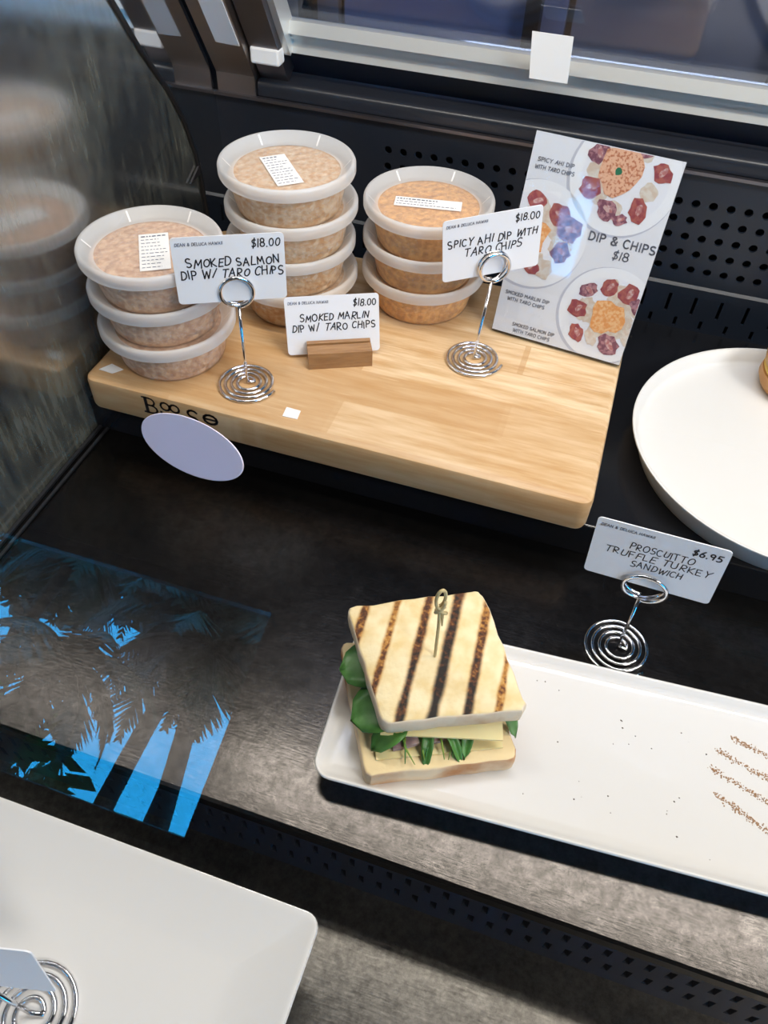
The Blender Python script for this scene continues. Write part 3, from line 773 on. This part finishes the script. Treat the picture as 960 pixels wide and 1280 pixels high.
# ---- menu sign in a leaning acrylic holder
sg = tag(empty('menu_sign', (0, 0, 0)), 'leaning acrylic menu sign with printed dip and chips plates, at the board\'s rear corner', 'menu sign')
sg.matrix_world = Matrix.Translation((-.0187, .6323, .1550)) @ Matrix.Rotation(R(-7.2), 4, 'Z') @ Matrix.Rotation(R(-14.8), 4, 'X') @ Matrix.Rotation(R(-.2), 4, 'Y')
SW, SH = .1224, .1734
bm = nb(); box(bm, -SW / 2, SW / 2, -.0022, -.0014, -SH / 2, SH / 2); obj('acrylic_front', bm, ACRYLIC, sg)
bm = nb(); box(bm, -SW / 2, SW / 2, .0006, .0022, -SH / 2, SH / 2)
box(bm, -SW / 2, SW / 2, -.0022, .0022, -SH / 2 - .0015, -SH / 2)
obj('acrylic_back', bm, ACRYLIC, sg)
# foot going back from the lower edge, lying flat on the board
bm = nb(); fm = Matrix.Rotation(R(14.8), 4, 'X')
box(bm, -SW / 2, SW / 2, .001, .050, -.0016, 0, Matrix.Translation((0, 0, -SH / 2 + .0005)) @ fm); obj('acrylic_foot', bm, ACRYLIC, sg)
PAPER = mat('poster_paper', (.80, .80, .86), .6)
bm = nb(); box(bm, -SW / 2 + .0005, SW / 2 - .0005, -.0010, .0004, -SH / 2 + .0012, SH / 2 - .0012); poster = obj('poster', bm, PAPER, sg)
PR_WHITE = mat('print_plate_white', (.88, .88, .93), .6); PR_SH = mat('print_plate_shadow', (.56, .57, .67), .6); PR_IN = mat('print_plate_inner', (.83, .83, .90), .6)
PR_RED = mat('print_chip_red', (.30, .055, .075), .6, vary=(260, (.42, .12, .10), .4, .6)); PR_PUR = mat('print_chip_purple', (.20, .07, .11), .6, vary=(300, (.45, .22, .25), .45, .6)); PR_CREAM = mat('print_chip_cream', (.66, .52, .42), .6, vary=(240, (.72, .66, .60), .4, .6))
PR_OR = mat('print_dip_orange', (.72, .30, .09), .6, vary=(420, (.80, .48, .24), .42, .58)); PR_PINK = mat('print_dip_pink', (.72, .42, .28), .6, vary=(480, (.46, .16, .08), .5, .6)); PR_GR = mat('print_herb', (.02, .16, .08), .6)
PR_LITE = mat('print_chip_light', (.46, .17, .17), .6, vary=(400, (.62, .42, .40), .45, .6))
HX, HZ = SW / 2 - .0008, SH / 2 - .0015
def clip_poly(pts):
    for ax, lim, sgn in ((0, HX, 1), (0, -HX, -1), (1, HZ, 1), (1, -HZ, -1)):
        out = []
        for i in range(len(pts)):
            a, b_ = pts[i - 1], pts[i]
            ia, ib = (a[ax] * sgn <= lim * sgn), (b_[ax] * sgn <= lim * sgn)
            if sgn < 0: ia, ib = a[ax] >= lim, b_[ax] >= lim
            if ia != ib:
                f = (lim - a[ax]) / (b_[ax] - a[ax]); out.append((a[0] + (b_[0] - a[0]) * f, a[1] + (b_[1] - a[1]) * f))
            if ib: out.append(b_)
        pts = out
        if len(pts) < 3: return []
    return pts
def flat(bm, pts, layer, mi=0):
    pts = clip_poly(pts)
    if len(pts) >= 3: bm.faces.new([bm.verts.new((x, -.00105 - .00003 * layer, z_)) for x, z_ in pts]).material_index = mi
def disc(cx, cz, r, n=40, ry=None): return [(cx + r * math.cos(2 * math.pi * k / n), cz + (ry or r) * math.sin(2 * math.pi * k / n)) for k in range(n)]
def blob(cx, cz, r, rnd, n=15, rag=.17, ell=1.0, rot=0.0):
    o = []
    for k in range(n):
        a = 2 * math.pi * k / n; q = r * (1 + rnd.uniform(-rag, rag)); x, y = q * math.cos(a), q * ell * math.sin(a)
        o.append((cx + x * math.cos(rot) - y * math.sin(rot), cz + x * math.sin(rot) + y * math.cos(rot)))
    return o
def printed_plate(cx, cz, r, chips, dipc, dipr, dipm, seed, rag):
    rnd = random.Random(seed)
    bm = nb(); flat(bm, disc(cx - .0012, cz - .0010, r + .0012), 1, 0); flat(bm, disc(cx, cz, r), 2, 1); flat(bm, disc(cx + .0003, cz, r * .80), 3, 2)
    pp = obj('printed_plate', bm, [PR_SH, PR_WHITE, PR_IN], poster)
    bm = nb(); L = 4
    for k in range(16):
        a = rnd.uniform(0, 6.28); q = r * rnd.uniform(.35, .62); flat(bm, blob(cx + q * math.cos(a), cz + q * math.sin(a), r * .16, rnd), L, 2); L += .3
    for (a, q, s, mi) in chips:
        flat(bm, blob(cx + q * r * math.cos(R(a)), cz + q * r * math.sin(R(a)), r * s, rnd, ell=rnd.uniform(.65, 1), rot=rnd.uniform(0, 3)), L, mi); L += .3
        flat(bm, blob(cx + q * r * math.cos(R(a)) + .0008, cz + q * r * math.sin(R(a)) + .0008, r * s * .5, rnd, ell=.5, rot=rnd.uniform(0, 3)), L, 5 if mi != 2 else 2); L += .3
    flat(bm, blob(dipc[0], dipc[1], dipr, rnd, 16, rag), L + 1, 3)
    if dipm == 'pink': flat(bm, blob(dipc[0] - .001, dipc[1], .0032, rnd, 9), L + 2, 4)
    obj('printed_food', bm, [PR_RED, PR_PUR, PR_CREAM, PR_PINK if dipm == 'pink' else PR_OR, PR_GR, PR_LITE], poster)
printed_plate(.0185, .0645, .0440, [(150, .66, .2, 1), (205, .62, .2, 0), (255, .6, .22, 1), (310, .62, .22, 0), (20, .66, .2, 0), (60, .6, .16, 1), (120, .66, .12, 0), (280, .72, .14, 1)], (.0135, .0690), .0185, 'pink', 5, .16)
printed_plate(-.0420, .0060, .0450, [(50, .58, .22, 0), (20, .66, .24, 1), (340, .6, .2, 1), (300, .68, .2, 2), (275, .6, .2, 0), (100, .6, .2, 0), (150, .6, .22, 1), (200, .62, .2, 0)], (-.046, .006), .016, 'orange', 7, .2)
printed_plate(.0370, -.0460, .0420, [(100, .60, .2, 0), (140, .66, .2, 1), (60, .62, .22, 0), (30, .68, .2, 1), (180, .62, .2, 0), (225, .72, .2, 0), (290, .62, .26, 1), (330, .66, .2, 2), (250, .55, .18, 2)], (.0375, -.0465), .0150, 'orange', 9, .18)
bm = nb(); write(bm, 'DIP & CHIPS', .0035, .0595, .0165, .0066, .00125, -.0013, 0.0); obj('printed_title', bm, INKGREY, poster)
bm = nb(); write(bm, '$18', .0265, .0405, .0060, .0068, .0010, -.0013, .06); obj('handwritten_price', bm, INKGREY, poster)
for cap in ((('SPICY AHI DIP', -.0545, -.0235, .0655), ('WITH TARO CHIPS', -.0555, -.0220, .0595)), (('SMOKED MARLIN DIP', -.0560, -.0150, -.0480), ('WITH TARO CHIPS', -.0530, -.0180, -.0535)), (('SMOKED SALMON DIP', -.0430, -.0030, -.0755), ('WITH TARO CHIPS', -.0410, -.0060, -.0810))):
    bm = nb()
    for (t1, xa, xb, zz) in cap: write(bm, t1, xa, xb, zz, .0030, .0006, -.00125, .04)
    obj('printed_caption', bm, INKGREY, poster)['kind'] = 'stuff'

# ================================================================== PLATES
# long white plate on the deck
PA = R(3.7); fl = Vector((-.0948, .1805)); PW, PD = .40, .1300
ux = Vector((math.cos(PA), math.sin(PA))); uy = Vector((-math.sin(PA), math.cos(PA)))
pc = fl + ux * PW / 2 + uy * PD / 2
lp = tag(empty('serving_plate', (pc.x, pc.y, .0002), PA), 'long white rectangular serving plate under the grilled sandwich', 'plate', 'white plates')
bm = nb(); rr_loft(bm, PW, PD, .013, [(.014, 0), (.012, .0005), (.010, .008), (.003, .0150), (.0004, .0178), (.0002, .0192), (.0012, .0200), (.0025, .0196), (.0050, .0168), (.0085, .0150), (.013, .0146)], 6)
obj('plate_body', bm, CERAMIC, lp, True, 60)
PT = .0149
# crumbs
def crumbs(name, spots, label, m, seed, size):
    rnd = random.Random(seed); bm = nb()
    for x, y in spots:
        s = size * rnd.uniform(.5, 1.3); v = [bm.verts.new((x + s * math.cos(a) * rnd.uniform(.6, 1.2), y + s * math.sin(a) * rnd.uniform(.6, 1.2), PT)) for a in (0, 1.6, 3.1, 4.7)]
        tp = bm.verts.new((x, y, PT + s * 1.0))
        for k in range(4): bm.faces.new((v[k], v[(k + 1) % 4], tp))
        bm.faces.new(v[::-1])
    return tag(obj(name, bm, m), label, 'crumbs', None, 'stuff')
rnd = random.Random(21)
lines = [((.1655, .2985), (.1925, .2915)), ((.1560, .2860), (.1930, .2750)), ((.1520, .2720), (.1930, .2580)), ((.1560, .2545), (.1900, .2385))]
nm = ['highest', 'second highest', 'third', 'lowest']
for i, (a, b_) in enumerate(lines):
    sp = []
    for k in range(260):
        f = rnd.random(); sp.append((a[0] + (b_[0] + .02 - a[0]) * f + rnd.gauss(0, .0006), a[1] + (b_[1] - .006 - a[1]) * f + rnd.gauss(0, .0011)))
    crumbs('crumb_streak', sp, '%s streak of brown toast crumbs on the long white plate' % nm[i], CRUMB, 30 + i, .0006)
crumbs('loose_crumbs', [(.03 + .14 * rnd.random(), .21 + .09 * rnd.random()) for k in range(26)], 'scattered dark specks of crumb across the long white plate', CRUMBDK, 50, .0006)

# round white plate on the shelf
rp = tag(empty('round_plate', (.195, .561, .0350)), 'round white rimmed plate on the raised black shelf', 'plate', 'white plates')
bm = nb(); lathe(bm, [(.1225, 0), (.1240, .0004), (.1330, .0215), (.1352, .0240), (.1350, .0252), (.1338, .0254), (.1322, .0248), (.1290, .0150), (.1265, .0128), (.1215, .0122), (.06, .0122)], 96)
obj('plate_body', bm, CERAMICMATT, rp, True, 60)
# bun on the round plate
bn = tag(empty('toasted_bun', (.2060, .660, .0474)), 'toasted golden bun at the far side of the round white plate', 'bun')
BUN = mat('bun_crust', (.55, .27, .09), .5, vary=(30, (.70, .42, .16), .4, .6)); BUNIN = mat('bun_crumb', (.80, .62, .32), .7)
bm = nb(); lathe(bm, [(.028, 0), (.037, .003), (.0405, .010), (.0395, .017), (.020, .018)], 36); obj('bun_base', bm, BUN, bn, True, 60)
bm = nb(); lathe(bm, [(.020, .0181), (.0385, .0184), (.0395, .021), (.0380, .0235), (.020, .0238)], 36); obj('egg_filling', bm, mat('egg_yellow', (.85, .55, .12), .5), bn, True, 60)
bm = nb(); lathe(bm, [(.030, .0239), (.0400, .025), (.0410, .031), (.0370, .041), (.026, .049), (.012, .0525), (.003, .053)], 36); obj('bun_top', bm, BUN, bn, True, 60)

# deep white platter on the front ledge
X0, X1, Y0, Y1 = -.402, -.0600, -.105, .1125
dp_ = tag(empty('square_platter', ((X0 + X1) / 2, (Y0 + Y1) / 2, ZL + .0002)), 'glossy white square platter on the front ledge, cut by the picture corner', 'plate', 'white plates')
bm = nb(); zt = -.010 - ZL
rr_loft(bm, X1 - X0, Y1 - Y0, .010, [(.075, 0), (.073, .001), (.062, .030), (.022, zt - .012), (.0015, zt - .0035), (0, zt - .0018), (.0006, zt - .0002), (.0022, zt), (.0040, zt - .0008), (.030, zt - .0050), (.036, zt - .0066), (.042, zt - .0070), (.060, zt - .0070)], 5)
obj('platter_body', bm, CERAMIC, dp_, True, 60)
HZ_ = -.010 - .0070 + .0003
holder((-.1975, .0150, HZ_), (-.2190, .0165, .0370), R(13), 'chrome coil wire holder on the glossy square platter', r=.0290)
card((-.2152, .0199, .0600), R(13), R(-8), 0, .0856, .054, None, 'pale blue card above the glossy square platter, cut by the picture edge')

# ================================================================== SANDWICH
SA = R(26.7)
sw = tag(empty('grilled_sandwich', (-.0345, .2550, PT), SA), 'grilled turkey sandwich with charred stripes and a bamboo pick on the long plate', 'sandwich')
def bread_mats():
    m = mat('grilled_bread', (.80, .66, .40), .75, bump=(170, .5, .0012)); nt = m.node_tree; b = nt.nodes['Principled BSDF']; tc = nt.nodes['Texture Coordinate']
    # base crumb colour
    n0 = N(nt, 'ShaderNodeTexNoise'); n0.inputs['Scale'].default_value = 75; n0.inputs['Detail'].default_value = 6; nt.links.new(tc.outputs['Object'], n0.inputs['Vector'])
    cr = N(nt, 'ShaderNodeValToRGB'); cr.color_ramp.elements[0].position = .3; cr.color_ramp.elements[0].color = (.80, .60, .28, 1); cr.color_ramp.elements[1].position = .62; cr.color_ramp.elements[1].color = (.92, .79, .50, 1)
    nt.links.new(n0.outputs['Fac'], cr.inputs[0]); last = cr.outputs[0]
    sp = N(nt, 'ShaderNodeSeparateXYZ'); nt.links.new(tc.outputs['Object'], sp.inputs[0])
    # position across the bars: c = u*cos - v*sin with the grill bars at -22.5 degrees
    def mth(op, a, b_=None):
        n = N(nt, 'ShaderNodeMath', operation=op)
        for i, v in enumerate((a, b_)):
            if v is None: continue
            if isinstance(v, (int, float)): n.inputs[i].default_value = v
            else: nt.links.new(v, n.inputs[i])
        return n.outputs[0]
    c = mth('SUBTRACT', mth('MULTIPLY', sp.outputs['X'], math.cos(R(22.5))), mth('MULTIPLY', sp.outputs['Y'], math.sin(R(22.5))))
    along = mth('ADD', mth('MULTIPLY', sp.outputs['X'], math.sin(R(22.5))), mth('MULTIPLY', sp.outputs['Y'], math.cos(R(22.5))))
    n1 = N(nt, 'ShaderNodeTexNoise'); n1.inputs['Scale'].default_value = 330; n1.inputs['Detail'].default_value = 4; nt.links.new(tc.outputs['Object'], n1.inputs['Vector'])
    n2 = N(nt, 'ShaderNodeTexNoise'); n2.inputs['Scale'].default_value = 38; n2.inputs['Detail'].default_value = 3; nt.links.new(tc.outputs['Object'], n2.inputs['Vector'])
    # (centre, half width, char 0..1, tilt of char along the bar)
    for ctr, hw, ch, tl in ((-.0515, .0034, .62, 0), (-.0315, .0032, .50, -5), (-.0112, .0040, .80, -4), (.0080, .0047, 1.0, -4), (.0284, .0038, .80, -7), (.0472, .0030, .42, 0)):
        d = mth('ABSOLUTE', mth('SUBTRACT', c, ctr))
        d = mth('ADD', d, mth('MULTIPLY', mth('SUBTRACT', n2.outputs['Fac'], .5), .004))
        mr = N(nt, 'ShaderNodeMapRange', interpolation_type='SMOOTHSTEP'); mr.inputs['From Min'].default_value = hw * 1.25; mr.inputs['From Max'].default_value = hw * .35
        nt.links.new(d, mr.inputs['Value'])
        k = mth('MULTIPLY', mr.outputs[0], mth('ADD', mth('ADD', ch, mth('MULTIPLY', along, tl)), mth('MULTIPLY', mth('SUBTRACT', n1.outputs['Fac'], .5), 1.6)))
        cl = N(nt, 'ShaderNodeClamp'); nt.links.new(k, cl.inputs[0])
        ramp = N(nt, 'ShaderNodeValToRGB'); e = ramp.color_ramp.elements
        e[0].position = .0; e[0].color = (.72, .48, .18, 1); e[1].position = 1.0; e[1].color = (.018, .012, .009, 1)
        q = e.new(.35); q.color = (.52, .24, .05, 1); q = e.new(.65); q.color = (.15, .05, .015, 1)
        nt.links.new(cl.outputs[0], ramp.inputs[0])
        mx = N(nt, 'ShaderNodeMix', data_type='RGBA'); nt.links.new(mr.outputs[0], mx.inputs[0]); nt.links.new(last, mx.inputs[6]); nt.links.new(ramp.outputs[0], mx.inputs[7]); last = mx.outputs[2]
    nt.links.new(last, b.inputs['Base Color'])
    return m
GRILL = bread_mats()
CRUST = mat('bread_crust', (.88, .72, .52), .8, vary=(24, (.60, .34, .16), .55, .72), bump=(120, .5, .0015))
CRUSTRED = mat('toasted_crust', (.84, .66, .44), .8, vary=(16, (.50, .22, .08), .46, .62), bump=(120, .5, .0015))
CRUMBM = mat('bread_face', (.86, .68, .38), .75, bump=(130, .5, .0015))
def slice_bread(name, corners, th, m, seed, r=.007, bulge=.0008, z0=0.0, tilt=None, sidemat=CRUST):
    """corners BL, BR, FR, FL in sandwich coordinates; rounded quad with slightly uneven sides"""
    rnd = random.Random(seed)
    def outline(ins):
        pts = []; n = 4
        P = [Vector(c) for c in corners]; cen = sum(P, Vector((0, 0))) / 4
        for i in range(4):
            a, b_, c = P[i - 1], P[i], P[(i + 1) % 4]
            d1 = (a - b_).normalized(); d2 = (c - b_).normalized(); rr_ = r
            s, e_ = b_ + d1 * rr_, b_ + d2 * rr_
            for k in range(6):
                f = k / 5; pts.append((1 - f) ** 2 * s + 2 * f * (1 - f) * b_ + f * f * e_)
            nx_ = P[(i + 1) % 4] + (b_ - P[(i + 1) % 4]).normalized() * rr_
            for k in range(1, 8): pts.append(e_.lerp(nx_, k / 8))
        out = []
        for p in pts:
            d = (cen - p); L = d.length; out.append(p + d / L * ins)
        return out
    jit = None; rings = []
    prof = [(.0016, 0), (.0003, .0012), (-.0002, th * .5), (.0002, th - .0016), (.0010, th - .0005), (.0022, th)]
    for ins, z_ in prof:
        o = outline(ins)
        if jit is None: jit = [(rnd.uniform(-1, 1) * bulge) for _ in o]
        ring = []
        for p, j in zip(o, jit):
            zz = z0 + z_ + (tilt(p.x, p.y) if tilt else 0)
            nrm = p.normalized() * j
            ring.append((p.x + nrm.x, p.y + nrm.y, zz + j * .3))
        rings.append(ring)
    bm = nb(); loft(bm, rings, True, True, mis=[1, 1, 1, 1, 0], mi0=0, mi1=0)
    return obj(name, bm, [m, sidemat], sw, True, 50)
H = .0470
slice_bread('bottom_bread', [(-.0575, .0480), (.0450, .0480), (.0460, -.0525), (-.0530, -.0510)], .0165, CRUMBM, 3, z0=.0001, sidemat=CRUSTRED)
# upper slice, sitting a little back and dropping towards the front
dy = .0100
slice_bread('top_bread', [(-.0520, .0425 + dy), (.0425, .0450 + dy), (.0520, -.0455 + dy), (-.0410, -.0425 + dy)], .0150, GRILL, 5, z0=.0362, tilt=lambda x, y: (y - .01) * .05)
tb = [o for o in bpy.data.objects if o.name.startswith('top_bread')][0]
tb.location = (0, 0, 0)
# stripes are measured from the slice centre
for v in tb.data.vertices: v.co.y -= dy
tb.location.y = dy
def sheet(name, m, w_, d_, cx, cy, rot, zf, n=14, th=.0016, parent=sw):
    bm = nb(); g = []
    mt = Matrix.Rotation(rot, 2)
    for i in range(n + 1):
        row = []
        for j in range(n + 1):
            x, y = (i / n - .5) * w_, (j / n - .5) * d_; p = mt @ Vector((x, y)); row.append((cx + p.x, cy + p.y))
        g.append(row)
    T = [[bm.verts.new((x, y, zf(x, y) + th)) for x, y in row] for row in g]; B = [[bm.verts.new((x, y, zf(x, y))) for x, y in row] for row in g]
    for i in range(n):
        for j in range(n):
            bm.faces.new((T[i][j], T[i + 1][j], T[i + 1][j + 1], T[i][j + 1])); bm.faces.new((B[i][j], B[i][j + 1], B[i + 1][j + 1], B[i + 1][j]))
    for k in range(n):
        for (i0, j0, i1, j1) in ((k, 0, k + 1, 0), (k, n, k + 1, n), (0, k, 0, k + 1), (n, k, n, k + 1)):
            bm.faces.new((T[i0][j0], T[i1][j1], B[i1][j1], B[i0][j0]))
    return obj(name, bm, m, parent, True, 50)
sheet('cheese_slice', CHEESE, .082, .080, -.002, -.003, R(-2), lambda x, y: .0168)
sheet('cheese_slice', CHEESE, .078, .078, .004, .001, R(-9), lambda x, y: .0320 + min(0, y + .030) * .42 - .0006)
sheet('turkey_slice', TURKEY, .072, .074, .001, .001, R(3), lambda x, y: .0195 + .0016 * math.sin(x * 260) * math.cos(y * 190), th=.004)
sheet('turkey_slice', TURKEY, .070, .074, .000, .004, R(-5), lambda x, y: .0252 + .0014 * math.sin(x * 220 + 1) * math.cos(y * 230 + 1), th=.0035)
def leaf(cx, cy, z_, ang, L, W, curl, drop, name='spinach_leaf', m=LEAF):
    bm = nb(); n = 8; rows = []
    for i in range(n + 1):
        f = i / n; wd = W * math.sqrt(max(0, 1 - (2 * min(1, f * .96 + .04) - 1) ** 2)); row = []
        for j in range(5):
            s = (j - 2) / 2
            x = (f - .35) * L; y = s * wd / 2; zz = z_ + curl * s * s - drop * max(0, f - .4) ** 1.5 + .0006 * math.sin(f * 14 + j)
            row.append(bm.verts.new((cx + x * math.cos(ang) - y * math.sin(ang), cy + x * math.sin(ang) + y * math.cos(ang), zz)))
        rows.append(row)
    for i in range(n):
        for j in range(4): bm.faces.new((rows[i][j], rows[i + 1][j], rows[i + 1][j + 1], rows[i][j + 1]))
    o = obj(name, bm, m, sw, True); md = o.modifiers.new('thick', 'SOLIDIFY'); md.thickness = .0007
    return o
leaf(-.036, .018, .0335, R(176), .038, .036, .002, .014)
leaf(-.033, -.012, .0328, R(188), .038, .036, .002, .022)
leaf(-.032, -.030, .0315, R(200), .024, .018, .003, .030)
leaf(-.010, -.034, .0255, R(255), .026, .008, .002, .03)
leaf(.004, -.036, .0250, R(290), .024, .007, .003, .03)
leaf(.016, -.035, .0255, R(250), .022, .008, .002, .02)
leaf(.042, -.027, .0330, R(-50), .018, .011, .002, .05)
for k in range(9):
    r_ = random.Random(k); bm = nb(); x = -.028 + .005 * k; 
    tube(bm, [(x, -.024, .0245), (x + r_.uniform(-.004, .004), -.038, .0245), (x + r_.uniform(-.008, .004), -.0455 - r_.uniform(0, .004), .0185 + r_.uniform(0, .003))], [.0008, .0008, .0003], 5)
    obj('lettuce_shred', bm, SPROUT if k % 2 else LEAF, sw, True)
# knotted bamboo pick
bm = nb(); tube(bm, [(.0005, .0085, .020), (.0005, .0085, .060), (.000, .0085, .090), (-.001, .0082, .107)], [.0007, .0011, .0011, .0011], 8); pick = obj('bamboo_pick', bm, BAMBOO, sw, True)
bm = nb(); pts = []
for k in range(30):
    a = 2 * math.pi * k / 24; pts.append((-.001 + .0030 * math.sin(a) * (1 if k < 24 else 1), .0082 + .0012 * math.cos(a * .5), .1160 - .0085 * math.cos(a)))
tube(bm, pts, .0011, 7)
tube(bm, [(-.0035, .0082, .1060), (.0015, .0068, .1030), (.0035, .0085, .1000), (.0018, .0100, .0975), (.0022, .0085, .0865)], [.0011, .0013, .0013, .0011, .0005], 7)
tube(bm, [(.0025, .0085, .1075), (-.0015, .0070, .1050), (-.0030, .0085, .1020), (.0, .0098, .1000)], .0012, 7)
obj('pick_knot', bm, BAMBOO, pick, True)
